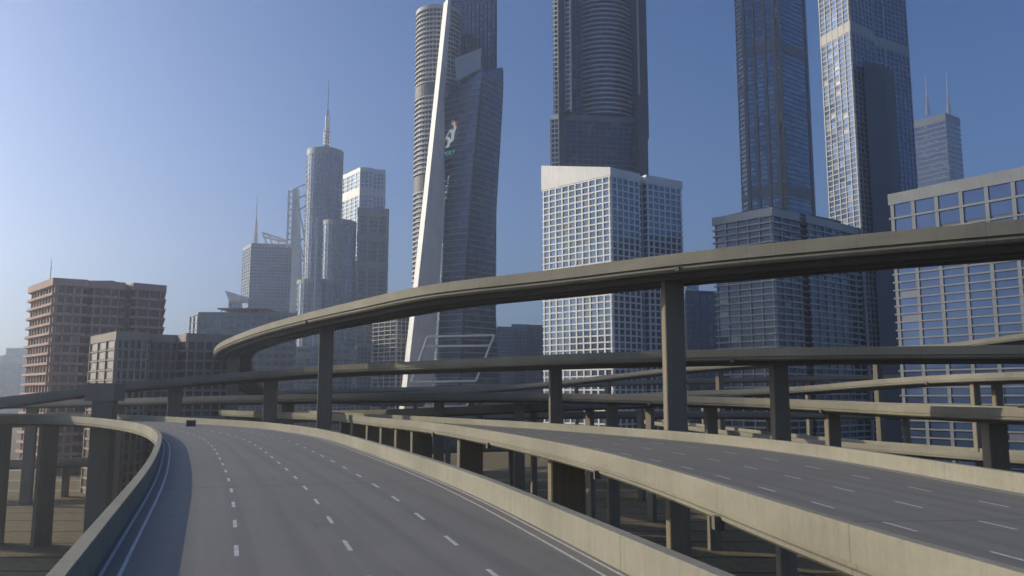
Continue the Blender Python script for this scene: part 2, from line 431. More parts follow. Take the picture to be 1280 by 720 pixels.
# D2
Lt2=pl([(1266,720),(1179,692.5),(1050,655),(928,615),(862,593),(795.5,575.5),(733,560),(640,542.8),(603,537),(563,531),(522,526.2),(470,522),(414,517)],-4)
Rt2=pl([(1280,592),(1179,576),(1050,558),(964,547.5),(830,537.5),(740,532),(640,526),(571,522.5),(524,520),(470,517.5),(420,515.5)],-4)
a,b2=Vector(Lt2[0]),Vector(Lt2[1]); L2=[tuple(a+(a-b2).normalized()*16+Vector((3,0,0)))]+[tuple(a+(a-b2).normalized()*7+Vector((.8,0,0)))]+Lt2+[(-60,210,26),(-85,240,26)]
a,b2=Vector(Rt2[0]),Vector(Rt2[1]); R2=[tuple(a+(a-b2).normalized()*45+Vector((9,0,0))),tuple(a+(a-b2).normalized()*18+Vector((2,0,0)))]+Rt2+[(-52,225,26),(-74,255,26)]
Ls=smooth(spline(L2,3),12); Rq=smooth(spline(R2,3),12); Rs=smooth([closest(p,Rq) for p in Ls],8)
D2=deck('second four lane flyover running down to the bottom right corner of the view',Ls,Rs,
  piers=[(707,78,.2,3.6,1.1),(588,112,.2,3.6,1.1),(527,138,.2,3.6,1.1),(507,150,.2,3.6,1.1),(488,162,.2,3.6,1.1),(470,176,.2,3.6,1.1),(450,190,.2,3.6,1.1),(436,205,.2,3.6,1.1),(1400,25,.5,3.6,1.1)],
  lanes=(.27,.51,.75),phase=2.0,capn=False,drains=[(12,39,0),(-1,98,0),(-9,127,0),(4,60,0)],dash_len=2.4,period=6.6)
# D3 high ramp
D3=near_deck('high curving ramp crossing above all the other roads',
  [(69.0, 70.1, 17.5), (49.4, 78.9, 17.2), (38.5, 85.7, 17.2), (20.0, 97.7, 17.2), (6.0, 111.2, 17.2), (-12.2, 125.3, 17.2), (-24.1, 142.1, 17.2), (-45.4, 174.2, 17.2), (-65.5, 205.8, 16.7), (-86.2, 241.5, 15.5), (-94.3, 258.8, 14.1), (-102.3, 285.2, 10.7), (-108.1, 310.5, 6.9), (-109.2, 333.5, 3.2), (-101.2, 358.8, 0.7), (-80.5, 385.2, -1.1), (-46.0, 402.5, -2.3)],
  11.8,1,vs=1.22,piers=[(846,106,.5,2.6,1.6,(1,.12)),(406,162,.5,2.9,1.7,(1,.12)),(290,246,.5,3.6,1.7,(1,.12)),(1500,70,.5,2.6,1.5)],lines=True,drains=[(17,97,0),(-44,172,0)])
# D4 mid level
D4=near_deck('long mid height flyover running the full width beneath the high ramp',
  [(160,82,5.2),(110,97,6.3),(72,110,6.8),(38,123,7.1),(16,133,7),(8,139,7),(-19.5,167,7),(-41,182,6.7),(-55,187,5.9),(-66,188,5),(-77,184,4),(-88,178,2.4),(-93,174,1.6),(-104,165,-1),(-118,150,-3)],
  11,1,piers=[(976,128,.5,2.5,1.6,(1,.12)),(694,146,.5,2.2,1.5,(1,.12)),(339,192,.5,2.9,1.5,(1,.12)),(221,188,.5,2.9,1.5,(1,.12)),(1320,110,.5,2.6,1.5)],drains=[(33,124.5,0),(-71,186.5,0)])
# tall pier with a cap block beside D4
t=thing('pier_tower',(gx(131,171),171,0),'broad concrete pier whose cap block stands above the far bend of the foreground road','pier')
mb=MB(); X=gx(131,171)*CP*CP; mb.box(X-2.1,X+2.1,170,172.4,0,EYE-1); mb.build('shaft',M['pier'],t)
mb=MB(); mb.box(X-2.9,X+3.0,168.5,173.5,EYE-1,EYE+2.6); mb.build('cap_block',M['pier'],t)
# D5
near_deck('narrow flyover just at eye level ending in a shaded stretch on the right',
  [(95,85,-1.8),(68,109,-1.6),(63,135,-1.45),(50,160,-.62),(36,170,-.1),(21.7,178,.3),(8,185,.7),(-30,195,.76),(-38.6,198,.65),(-58,205,.3),(-86,215,-.2),(-121,230,-1),(-180,250,-2)],
  10,1,piers=[(889,172,.5,2.4,1.5,(1,.12)),(1038,150,.5,2.4,1.6,(1,.12)),(1238,116,.5,3.0,1.8,(1,.12)),(765,182,.5,2.4,1.5,(1,.12)),(650,190,.5,2.4,1.5,(1,.12)),(548,198,.5,2.4,1.5,(1,.12)),(361,208,.5,3,1.5,(1,.12)),(42,232,.5,3,1.5,(1,.12)),(150,225,.5,2.6,1.5,(1,.12))],drains=[(56,150,0),(29,175,0),(-2,188,0)])
# D6
near_deck('rising flyover that climbs to the right in front of the banded office block',
  [(140,140,5.4),(102,164,4.85),(92,200,4.3),(76,225,2.4),(50,240,1.4),(30,250,.6),(0,260,.2),(-50,270,-.2),(-110,285,-1.2)],10,1,
  piers=[(1219,180,.25,1.6,1.3,(1,.12)),(1246,178,.8,1.9,1.3,(1,.12)),(800,248,.5,2.6,1.5),(700,262,.5,2.6,1.5),(590,270,.5,2.6,1.5)],drains=[(94,190,0)],lines=False)
near_deck('upper back flyover climbing toward the upper right behind the long one',
  [(150,190,18),(131,210,16),(120,225,14.3),(102,250,13.2),(84,270,11.8),(56,300,10),(10,330,5.2),(-26,340,2.6),(-75,350,.7),(-120,360,0)],10,1,
  piers=[(1100,250,.5,3,1.5),(900,290,.5,3,1.5),(760,320,.5,3,1.5),(600,345,.5,3,1.5),(480,352,.5,3,1.5)],lines=False)
near_deck('thin far flyover lying level behind the climbing ones',
  [(260,340,9.2),(172,350,9),(120,350,8.2),(65,350,7),(0,350,5),(-60,355,3.4),(-130,362,2)],9,1,
  piers=[(1010,356,.5,3,1.5),(880,356,.5,3,1.5),(720,356,.5,3,1.5),(520,360,.5,3,1.5)],lines=False)
near_deck('short low ramp rising to the right beneath the eye level flyover',
  [(62,222,.4),(40,210,-.6),(22,200,-1.2),(4,194,-1.7),(-10,193,-2.4),(-22,200,-2.9),(-36,210,-3.5),(-52,224,-4.0)],8,1,
  piers=[(736,207,.5,2.4,1.2),(600,186,.5,2.4,1.2),(812,217,.5,2.4,1.2),(668,197,.5,2,1.2)],lines=False,drains=[(10,194,0)])
near_deck('low level road passing beneath the interchange on the right',
  [(150,105,-11),(118,128,-11),(97,155,-11),(86,182,-11),(76,215,-11),(70,260,-11),(64,330,-11),(60,400,-11)],11,1,
  piers=[(1300,150,.5,3,1.5),(1150,182,.5,3,1.5),(1000,230,.5,3,1.5),(930,265,.5,3,1.5)],lines=True)
near_deck('low level flyover crossing beneath the interchange in the middle distance',
  [(190,235,-5),(120,255,-5),(60,262,-5),(20,262,-5),(-30,255,-5.4),(-90,245,-6),(-150,240,-7)],10,1,
  piers=[(1130,262,.5,3,1.5),(960,266,.5,3,1.5),(800,268,.5,3,1.5),(700,268,.5,3,1.5),(560,262,.5,3,1.5),(460,256,.5,3,1.5),(340,250,.5,3,1.5),(200,250,.5,3,1.5)],lines=False)
near_deck('lowest road near the ground behind the left piers',
  [(60,300,-17),(0,290,-17),(-60,275,-18),(-110,262,-19),(-160,250,-20),(-230,240,-21)],12,1,
  piers=[(640,296,.5,3,1.5),(500,288,.5,3,1.5),(340,276,.5,3,1.5),(180,264,.5,3,1.5),(90,254,.5,3,1.5)],lines=False)
ub=thing('utility_box',(gx(232,133),138.2,26.02),'small dark utility box standing at the far parapet of the foreground road','utility box')
b=MB(); b.box(-.62,.62,-.45,.45,0,.92); b.v=[(v[0]+ub.location.x,v[1]+ub.location.y,v[2]+ub.location.z) for v in b.v]; b.build('cabinet',M['dark'],ub)
b=MB(); b.box(-.68,.68,-.5,.5,.92,.98); b.v=[(v[0]+ub.location.x,v[1]+ub.location.y,v[2]+ub.location.z) for v in b.v]; b.build('lid',M['dark'],ub)
# ---------------------------------------------------------------- buildings
def offset(P,o):
    n=len(P); out=[]
    for i in range(n):
        a,b,c=Vector(P[i-1]),Vector(P[i]),Vector(P[(i+1)%n])
        d1=(b-a).normalized(); d2=(c-b).normalized()
        n1=Vector((d1.y,-d1.x)); n2=Vector((d2.y,-d2.x)); m=(n1+n2)
        if m.length<1e-3: m=n1
        m.normalize(); k=o/max(.5,m.dot(n1)); out.append(tuple(b+m*k))
    return out
def fp(L): return [(gx(px,Y),Y) for px,Y in L]
def cyl(cx,cy,r,n=32,a0=0,a1=360):
    return [(cx+r*math.cos(R(a0+(a1-a0)*k/n)),cy+r*math.sin(R(a0+(a1-a0)*k/n))) for k in range(n)]
def project(p):
    x,y,z=p; z-=EYE; d=y*CP+z*SP
    if d<1: return None
    return 640+F*x/d, 360-F*(z*CP-y*SP)/d
def building(root,P,z0,z1,fh=3.3,slab_o=.5,slab_t=.45,fins=None,fin_w=.45,fin_o=.35,wall='grey',skin='g_mid',trim='pale',
             top_band=2.5,windows=False,win_h=.72,slab_parts=True,bands=(),slabs=True,roof_o=None,skip_faces=(),band_h=None,finmat=None,maxslab=100):
    """adds one volume to a building: core, floor slabs, vertical fins, parapet band, windows"""
    mb=MB(); mb.prism(P,z0,z1-.3); core=mb.build('wall' if windows else 'curtain_wall',M[wall] if windows else M[skin],root)
    n=len(P)
    # parapet band
    ro=slab_o if roof_o is None else roof_o
    mb=MB(); mb.ring(offset(P,-.6),offset(P,ro),z1-top_band,z1); mb.prism(offset(P,-.61),z1-top_band*.5-.4,z1-top_band*.5); mb.build('parapet',M[trim],root)
    for bz in bands:
        bh=band_h or fh*1.3
        mb=MB(); mb.ring(offset(P,-.3),offset(P,slab_o+.05),bz,bz+bh); mb.build('mechanical_band',M[trim],root)
    if slabs:
        mb=MB(); inn,out=offset(P,-.3),offset(P,slab_o)
        mb.ring(inn,out,0,slab_t); 
        o=root['_loc']; mb.v=[(v[0]-o[0],v[1]-o[1],v[2]) for v in mb.v]; me=mb.mesh('floor_slab',M[trim])
        zs=[]; z=z1-top_band-fh
        while z>z0+1: zs.append(z); z-=fh
        zs_keep=[]
        # those in view first
        for k,z in enumerate(zs):
            if k<maxslab:
                ob=bpy.data.objects.new('floor_slab',me); col.objects.link(ob); ob.parent=root; ob.location=(0,0,z-o[2])
            else: zs_keep.append(z)
        if zs_keep:
            mb=MB()
            for z in zs_keep: mb.ring(inn,out,z,z+slab_t)
            s=mb.build('floor_slab',M[trim],root); s['kind']='stuff'
    if fins:
        for i in range(n):
            nb=fins[i] if isinstance(fins,(list,tuple)) else fins
            if not nb: continue
            a,b=Vector(P[i]),Vector(P[(i+1)%n]); d=(b-a); L=d.length; d.normalize(); nn=Vector((d.y,-d.x))
            mid=(a+b)/2
            if nn.dot(-mid)<=0: continue      # faces turned away from the road are left plain
            for k in range(nb+1):
                t=k/nb; c=a+d*(L*t); 
                if k==0: c=c+d*fin_w*.51
                if k==nb: c=c-d*fin_w*.51
                mb=MB(); c2=c+nn*(fin_o/2-.05); mb.obox((c2.x,c2.y),(d.x,d.y),fin_w/2,fin_o/2+.05,z0,z1-top_band+.02)
                mb.build('column',M[finmat or trim],root)
    if windows:
        W=[]
        for i in range(n):
            nb=(fins[i] if isinstance(fins,(list,tuple)) else fins) or 1
            a,b=Vector(P[i]),Vector(P[(i+1)%n]); d=(b-a); L=d.length; d.normalize(); nn=Vector((d.y,-d.x))
            if nn.dot(-(a+b)/2)<=0: continue
            bw=L/nb
            for k in range(nb):
                z=z1-top_band-fh
                while z>z0-.1:
                    c=a+d*(bw*(k+.5))+nn*.06
                    pr=project((c.x,c.y,z)); 
                    size=bw*abs(nn.dot(Vector((c.x,c.y)).normalized()))/c.length
                    vis=pr and -20<pr[0]<1300 and -20<pr[1]<520
                    W.append((0 if vis else 1,-size,z,c,d,nn,bw)); z-=fh
        W.sort(key=lambda w:(w[0],w[1],-w[2]))
        rest=MB()
        for k,(_,_,z,c,d,nn,bw) in enumerate(W):
            mb=MB() if k<100 else rest
            cc=c; mb.obox((cc.x,cc.y),(d.x,d.y),bw/2-fin_w*.4,.05,z+slab_t+.02+(fh-slab_t)*(1-win_h)/2,z+fh-.03-(fh-slab_t)*(1-win_h)/2)
            if k<100: mb.build('window',M[skin+'_w'],root)
        if rest.f: o=rest.build('window',M[skin+'_w'],root); o['kind']='stuff'
def bthing(label,px,Y,name='office_tower',cat='skyscraper'): return thing(name,(gx(px,Y),Y,0),label,cat)
def mast(px,Y,y0,y1,label,w=1.0,truss=True):
    x=gx(px,Y); z1=hz(px,y1,Y); z0=hz(px,y0,Y); H=z1-z0
    t=thing('antenna_mast',(x,Y,z0),label,'antenna')
    mb=MB(); mb.tube((x,Y,z0),(x,Y,z0+H*.5),w*.5,8,w*.4); mb.tube((x,Y,z0+H*.5),(x,Y,z1),w*.38,6,w*.2)
    mb.tube((x,Y,z0+H*.5),(x,Y,z0+H*.53),w*1.0,8); mb.tube((x,Y,z0+H*.76),(x,Y,z0+H*.775),w*.7,8); mb.build('pole',M['metal'],t)
    if truss:
        for nm,r,h in (('lower_cage',w*2.6,.21),('upper_cage',w*1.4,.46)):
            mb=MB()
            for a in range(4):
                an=R(45+90*a); px_,py_=x+r*math.cos(an),Y+r*math.sin(an); an2=R(135+90*a); qx,qy=x+r*math.cos(an2),Y+r*math.sin(an2)
                mb.tube((px_,py_,z0),(px_,py_,z0+H*h),w*.34,5)
                k=4 if h<.3 else 7
                for j in range(k+1):
                    zz=z0+H*h*j/k
                    mb.tube((px_,py_,zz),(qx,qy,zz),w*.26,4); 
                    if j%2==0: mb.tube((px_,py_,zz),(x,Y,zz),w*.08,4)
            mb.build(nm,M['metal'],t)
    return t
# B1 brown tower left
Y=330; b=bthing('brown stepped tower with balcony ledges at the far left','100' and 100,350,'apartment_tower','building')
zt=hz(71,348,330)
P=fp([(71,330),(104,335),(105,340),(117,338),(150,343),(151,349),(165,351),(171,345),(202,352),(200,390),(75,392),(42,357)])
building(b,P,0,zt,fh=4.0,slab_o=2.0,slab_t=1.0,fins=[3,0,0,3,0,2,0,2,1,1,1,8],fin_w=.7,fin_o=.6,wall='brown',skin='g_brown',trim='rose',top_band=3.0,windows=True,win_h=.8)
mb=MB(); X0=gx(110,355); mb.box(X0-6,X0+12,352,368,zt-.5,zt+2.2); mb.build('roof_plant',M['brown'],b)
mast(62,352,349,322,'thin antenna on the roof of the brown tower',.35,False)
# B2
b=bthing('low tan-edged block with a bright grid of louvred windows left of the high ramp',190,262,'office_block','building')
zt=hz(150,414,250)
P=fp([(150,250),(189,255),(190,262),(226,266),(237,258),(292,264),(292,300),(125,300),(119,272)])
building(b,P,0,zt,fh=3.1,slab_o=.35,slab_t=.5,fins=[5,0,4,0,5,0,0,0,3],fin_w=.55,fin_o=.5,wall='brown',skin='g_brown',trim='tan',top_band=2.6,windows=True,win_h=.85)
# B0 far-left hazy
b=bthing('pale round-topped tower on the left edge of the skyline',20,1250)
mb=MB(); P=cyl(gx(18,1250),1250,20,24); building(b,P,0,hz(18,455,1250),fh=4,slab_o=.3,wall='pale',skin='g_mid',trim='grey',fins=None)
mb=MB(); c=(gx(18,1250),1250); z=hz(18,455,1250)
for i in range(6):
    t0,t1=i/6*math.pi/2,(i+1)/6*math.pi/2
    mb.ring([(c[0]+19*math.cos(t1)*math.cos(a*math.pi/12),c[1]+19*math.cos(t1)*math.sin(a*math.pi/12)) for a in range(24)],[(c[0]+19*math.cos(t0)*math.cos(a*math.pi/12),c[1]+19*math.cos(t0)*math.sin(a*math.pi/12)) for a in range(24)],z+14*math.sin(t0)-.1,z+14*math.sin(t1))
mb.build('dome_roof',M['pale'],b)
b=bthing('plain grey far tower just left of the brown tower',30,1400)
building(b,fp([(14,1400),(40,1395),(40,1450),(14,1450)]),0,hz(27,435,1400),fh=4,slab_o=.3,skin='g_mid',trim='grey',fins=3)
b=bthing('low grey far block at the left edge below the round-topped tower',5,1100,'office_block','building')
building(b,fp([(-40,1100),(6,1100),(6,1150),(-40,1150)]),0,hz(0,462,1100),fh=4,slab_o=.3,skin='g_mid',trim='pale',fins=4)
# B3
b=bthing('long low grey block with a thin flat canopy on its roof',300,600,'office_block','building')
zt=hz(250,390,600)
building(b,fp([(250,600),(372,606),(372,650),(245,650),(240,618)]),0,zt,fh=5.5,slab_o=.4,slab_t=.8,fins=[13,0,0,0,2],fin_w=1.0,fin_o=.8,wall='grey',skin='g_mid',trim='grey',top_band=2,windows=True)
mb=MB(); mb.box(gx(274,600),gx(336,600),598,625,zt+2,zt+2.8)
for k in range(7):
    xx=gx(278+k*9,600); mb.box(xx-.2,xx+.2,600,600.5,zt-.5,zt+2.1)
mb.build('roof_canopy',M['dgrey'],b)
b=bthing('small pale stepped block with a pointed roof beside the long low grey block',295,760,'office_block','building')
zt=hz(292,376,760); building(b,fp([(287,760),(302,757),(303,790),(287,790)]),0,zt,fh=4,slab_o=.3,skin='g_mid',trim='pale',fins=3)
mb=MB(); x0,x1=gx(288,760),gx(302,760); i=0
mb.v=[(x0,757,zt),(x1,757,zt),(x1,780,zt),(x0,780,zt),(x0-4,757,zt+9.5),(x1,757,zt+5),(x1,780,zt+5),(x0-4,780,zt+9.5)]; mb.f=[(3,2,1,0),(4,5,6,7),(0,1,5,4),(1,2,6,5),(2,3,7,6),(3,0,4,7)]; mb.build('pointed_roof',M['white'],b)
# B4
b=bthing('slender grey tower with a tilted open frame on its roof',332,900)
zt=hz(312,304,900)
building(b,fp([(312,900),(364,908),(366,960),(318,960),(302,930)]),0,zt,fh=3.6,slab_o=.35,slab_t=.9,fins=[12,0,0,0,4],fin_w=.6,fin_o=.5,skin='g_mid',trim='sage',top_band=4,maxslab=90)
zz=hz(312,372,890)
building(b,fp([(311,890),(368,897),(368,905),(312,899),(299,935),(296,934)]),0,zz,fh=3.6,slab_o=.35,slab_t=.9,skin='g_mid',trim='grey',top_band=3,maxslab=5)
mb=MB(); Yr=903; f=lambda px,py,y=Yr:(gx(px,y),y,hz(px,py,y))
def q4(px,py): return f(px,py)
for a,c in (((325,291),(357,301)),((326,296),(357,303)),((325,291),(331,304)),((333,293),(338,305)),((345,298),(347,305)),((357,299),(357,306))):
    mb.tube(f(*a),f(*c),1.1,6); mb.tube(f(*a,930),f(*c,930),1.1,6)
for a in ((325,291),(341,296),(357,300)): mb.tube(f(*a),f(*a,930),1.0,6)
mb.build('roof_frame',M['white'],b)
mast(317,905,304,245,'lattice antenna on the slender grey tower left of the white fin',1.0)
# B5 fin and struts
t=bthing('white ladder-like fin rising beside the round tower, tied to it by struts',362,880,'tower_fin','tower')
f=lambda px,py,y=880:(gx(px,y),y,hz(px,py,y))
mb=MB()
def slabpoly(mb,pts,y0,th):
    n=len(pts); i=len(mb.v); F0=[(gx(px,y0),y0,hz(px,py,y0)) for px,py in pts]
    mb.v+=F0+[(p[0],p[1]+th,p[2]) for p in F0]
    mb.f+=[tuple(range(i,i+n)),tuple(range(i+2*n-1,i+n-1,-1))]+[(i+k,i+n+k,i+n+(k+1)%n,i+(k+1)%n) for k in range(n)]
slabpoly(mb,[(364,235),(367,235),(374,345),(372,500),(361,500),(363,345)],880,10); mb.build('fin',M['white'],t)
mb=MB(); mb.tube(f(357,238),f(357,310),1.3); mb.tube(f(362.5,236),f(362.5,310),1.3)
for k in range(10): mb.tube(f(357,240+k*7.5),f(362.5,239+k*7.5),.9)
mb.build('ladder_frame',M['white'],t)
for a,c in (((366,235),(379,229)),((367,249),(379,243)),((368,263),(380,257)),((370,302),(380,297)),((372,328),(380,323)),((366,240),(379,300)),((369,290),(380,330))):
    mb=MB(); mb.tube(f(*a),f(*c),.9); mb.build('strut',M['white'],t)
# B6 round tower
b=bthing('round glass tower with a tall mast and stepped round lower wings',401,850)
def px_r(px,Y): return px*Y/F
cx=gx(401.5,870)
zt=hz(401,183,850); building(b,cyl(cx,870,px_r(23.2,850),32),0,zt,fh=5.4,slab_o=.5,slab_t=.75,fins=1,fin_w=.45,fin_o=.3,skin='g_mid',trim='sage',top_band=7)
cx=gx(420,850); building(b,cyl(cx,858,px_r(21.5,840),28),0,hz(421,272,835),fh=5.4,slab_o=.5,slab_t=.75,fins=1,fin_w=.45,fin_o=.3,skin='g_mid',trim='sage',top_band=5)
cx=gx(393,830); building(b,cyl(cx,842,px_r(25,830),28),0,hz(392,348,820),fh=5.4,slab_o=.5,slab_t=.75,fins=1,fin_w=.45,fin_o=.3,skin='g_mid',trim='sage',top_band=4)
mb=MB(); x=gx(388.5,800); mb.box(x-.7,x+.7,815,818,0,hz(388,272,816)); mb.build('white_blade',M['white'],b)
cx=gx(387,770); building(b,cyl(cx,800,px_r(53,780),40),0,hz(387,434,770),fh=4.2,slab_o=1.0,slab_t=.9,fins=1,fin_w=.5,fin_o=.4,skin='g_mid',trim='sage',top_band=2,bands=(hz(387,449,770),),band_h=5)
mast(403,870,182,100,'tall lattice mast on top of the round glass tower',1.5)
# B7
b=bthing('pale twin-block tower with a sunlit side standing behind the round tower',452,900)
building(b,fp([(447,900),(463,903),(463,908),(478,911),(479,950),(435,960),(425,935)]),0,hz(446,209,900),fh=4.6,slab_o=.5,slab_t=1.1,fins=[3,0,3,0,0,0,4],fin_w=1.6,fin_o=.6,skin='g_mid',trim='white',top_band=5,bands=(hz(446,243,900),),band_h=8)
building(b,fp([(445,860),(484,868),(484,890),(447,890)]),0,hz(446,259,860),fh=4.6,slab_o=.5,slab_t=1.1,fins=[3,0,0,0],fin_w=2.4,fin_o=.8,skin='g_dark',trim='sage',top_band=9,bands=(hz(446,300,860),hz(446,335,860)),band_h=7)
t=thing('wall_emblem',(gx(470,857),857,hz(470,268,857)),'small green leaf emblem high on the pale twin-block tower','sign')
mb=MB(); x,z=gx(470,857),hz(470,268,857)
for s in (-1,1):
    mb.v+=[]; L=[(x+s*(.3+3.6*math.sin(k/8*math.pi)**.8*.9),864,z-3+6*k/8) for k in range(9)]
    i=len(mb.v); P=L+[(x+s*.3,864,z+3)]
    mb.v+=P+[(p[0],p[1]+4,p[2]) for p in P]; n=len(P); mb.f+=[tuple(range(i,i+n)),tuple(range(i+n,i+2*n))]+[(i+k,i+(k+1)%n,i+n+(k+1)%n,i+n+k) for k in range(n)]
mb.build('leaf',M['s_green'],t)
# B8
b=bthing('slim block of white balconies between the pale towers and the leaning white fin',488,590,'apartment_tower','building')
building(b,fp([(497,590),(513,596),(513,630),(480,630),(468,612)]),0,hz(497,372,590),fh=3.1,slab_o=1.0,slab_t=.5,fins=[3,0,0,0,4],fin_w=.4,fin_o=.6,skin='g_dark',trim='pale',top_band=2)
K9=1.32
# B9 faceted tower
b=bthing('faceted dark glass tower split by a leaning white fin',570,440*K9)
# left round balcony part
cy=452*K9; cx=gx(545,455*K9); r=px_r(27,455*K9); zt=hz(535,6,440*K9)
building(b,cyl(cx,cy,r,36),0,zt,fh=3.6,slab_o=1.6,slab_t=1.0,skin='g_dark',trim='pale',top_band=3,fins=1,fin_w=.3,fin_o=.2,maxslab=90)
for yy,hh in ((103,6.5),(222,9)):
    mb=MB(); hh*=K9; z=hz(535,yy,430*K9); mb.ring(cyl(cx,cy,r-2,36),cyl(cx,cy,r+1.62,36),z-hh/2,z+hh/2)
    mb.build('recessed_band',M['dgrey'],b)
# back slab going out of the picture
building(b,fp([(556,470*K9),(618,462*K9),(620,500*K9),(556,510*K9)]),0,hz(600,-130,462*K9),fh=4.6,slab_o=.35,slab_t=.6,skin='g_mid',trim='dgrey',top_band=3,fins=[12,0,0,0],fin_w=.7,fin_o=.5,maxslab=95,bands=())
# front faceted volume (lofted)
lv=[(hz(590,500,420*K9)-25,(538,543,574,625)),(hz(590,480,420*K9),(540,545,576,624)),(hz(590,330,420*K9),(549.5,554,583,616)),(hz(590,250,420*K9),(554,557.5,588,619)),(hz(590,110,420*K9),(548,573,600,627)),(hz(590,92,420*K9),(547,575,601,628))]
dep=tuple(K9*q for q in (431,425,418,434))
def lvl(z):
    for (z0,a),(z1,c) in zip(lv,lv[1:]):
        if z<=z1 or (z1,c)==lv[-1]:
            t=max(0,min(1.,(z-z0)/(z1-z0))); xs=[p+(q-p)*t for p,q in zip(a,c)]; break
    P=[(gx(x,d),d) for x,d in zip(xs,dep)]
    return P+[(P[3][0]-1,468*K9),(P[0][0],468*K9)]
ztop=lv[-1][0]
topz=[hz(547,127,dep[0]),hz(573,106,dep[1]),hz(600,88,dep[2]),hz(627,84,dep[3]),hz(627,84,dep[3]),hz(547,127,dep[0])]
def front(z):   # footprint with top clipped by the sloping roofline
    return lvl(z)
mb=MB(); zs=[0]+[l[0] for l in lv[1:5]]; n=6
for z in zs: mb.v+=[(x,y,z) for x,y in lvl(z)]
mb.v+=[(p[0],p[1],tz) for p,tz in zip(lvl(ztop),topz)]
m_=len(zs)+1
# clamp intermediate ring under the sloping top
for i in range((m_-2)*n,(m_-1)*n): 
    k=i-(m_-2)*n; mb.v[i]=(mb.v[i][0],mb.v[i][1],min(mb.v[i][2],topz[k]-1))
for a in range(m_-1):
    for k in range(n): mb.f.append((a*n+k,a*n+(k+1)%n,(a+1)*n+(k+1)%n,(a+1)*n+k))
mb.f.append(tuple(range((m_-1)*n,m_*n)))
mb.build('faceted_curtain_wall',M['g_facet'],b)
z=4; cnt=0; 
while z<max(topz)-1:
    P=lvl(z); mb=MB(); o=offset(P,.55); i_=offset(P,-.3)
    # partial edges near the sloping top
    segs=[k for k in range(4) if z<min(topz[k],topz[(k+1)%6])-.8] if z>min(topz)-1.5 else None
    if segs is None: mb.ring(i_,o,z,z+.7)
    else:
        for k in segs:
            j=(k+1)%6; q=len(mb.v)
            for PP,zz in ((o,z),(o,z+.7),(i_,z+.7),(i_,z)): mb.v+=[(PP[k][0],PP[k][1],zz),(PP[j][0],PP[j][1],zz)]
            for s in range(4): 
                t=(s+1)%4; mb.f.append((q+2*s,q+2*s+1,q+2*t+1,q+2*t))
            mb.f+=[(q,q+2,q+4,q+6),(q+1,q+3,q+5,q+7)]
    if mb.f and cnt<100: mb.build('floor_slab',M['pale'],b)
    z+=4.3; cnt+=1
mb=MB(); P=[lvl(zz) for zz in zs]
for (z0,z1) in zip(zs,zs[1:]):
    a=lvl(z0)[2]; c=lvl(z1)[2]; 
    mb.tube((a[0],a[1]-.6,z0),(c[0],c[1]-.6,z1),1.0,6)
mb.build('dark_crease',M['dgrey'],b)
# sloping glass panel on top
mb=MB(); slabpoly(mb,[(565.5,73),(600,60),(599,86),(568,101)],424*K9,2.5); mb.build('roof_panel',M['panel'],b)
# fin
mb=MB()
ys=(-4,120,250,380,490,560)
fl=[(556.5-46.8*(yy+4)/494,yy,(418-16*(yy+4)/494)*K9) for yy in ys]; fr=[(x,yy,(428-12*(yy+4)/494)*K9) for x,yy in zip((560,553,554.5,548,541,538),ys)]
for (px,py,y) in fl: mb.v.append((gx(px,y),y,hz(px,py,y) if py<530 else 0))
for (px,py,y) in fr: mb.v.append((gx(px,y),y,hz(px,py,y) if py<530 else 0))
n=6
for (px,py,y) in fl: mb.v.append((gx(px-6,y+10),y+10,hz(px,py,y) if py<530 else 0))
for (px,py,y) in fr: mb.v.append((gx(px,y+10),y+10,hz(px,py,y) if py<530 else 0))
for k in range(5):
    mb.f+=[(k,k+1,n+k+1,n+k),(12+k,12+n+k,12+n+k+1,12+k+1),(k,12+k,12+k+1,k+1),(n+k,n+k+1,12+n+k+1,12+n+k)]
mb.f+=[(0,n,12+n,12),(5,17,23,11)]
mb.build('leaning_fin',M['white'],b)
# light tube frames near its foot
f=lambda px,py,y=396*K9:(gx(px,y),y,hz(px,py,y))
for poly in ([(535,421),(618,419),(595.5,476),(516,478)],[(531,433),(612,432)],[(509,500),(591,500),(583,508),(508,508)]):
    mb=MB()
    for a,c in zip(poly,poly[1:]+([poly[0]] if len(poly)>2 else [])): mb.tube(f(*a),f(*c),.7,6)
    mb.build('canopy_frame',M['white'],b)
# emblem: swirls and lettering on the narrow facet
def facet(u,py): # position on the logo facet, u 0..1 across
    z=hz(560,py,430*K9); P=lvl(z); a,c=Vector(P[0]),Vector(P[1]); p=a.lerp(c,u); d=(c-a).normalized(); nn=Vector((d.y,-d.x)); p=p+nn*1.0
    return Vector((p.x,p.y,z)),d,nn
E0,ed,en=facet(.8,176); E0=E0+Vector((en.x,en.y,0))*.8
t=thing('wall_sign',tuple(E0),'white and orange swirl emblem over lettering high on the faceted tower','sign')
def ribbon(pts,m,name='swirl'):
    """pts: (across, up, radius) on the facet"""
    mb=MB(); pr=None
    for (u,v,r_) in pts:
        q=E0+Vector((ed.x,ed.y,0))*u*1.1+Vector((0,0,v*1.2))
        r_=r_*1.2
        if pr: mb.tube(pr[0],q,pr[1],7,r_)
        pr=(q,r_)
    mb.build(name,m,t)
def curl(u0,v0,s,m):
    P=[]
    for k in range(15):
        a=R(150-k*20); x=math.cos(a)*1.5; z=math.sin(a)*1.9
        if a<0: z*=1.6
        P.append((u0+s*x-k*.03,v0+s*z,s*.75*math.sin(math.pi*(k+1.5)/17)))
    ribbon(P,m)
curl(-2.6,-1.5,1.15,M['s_white']); curl(.4,1.8,1.35,M['s_white']); curl(2.7,6.3,1.1,M['s_white'])
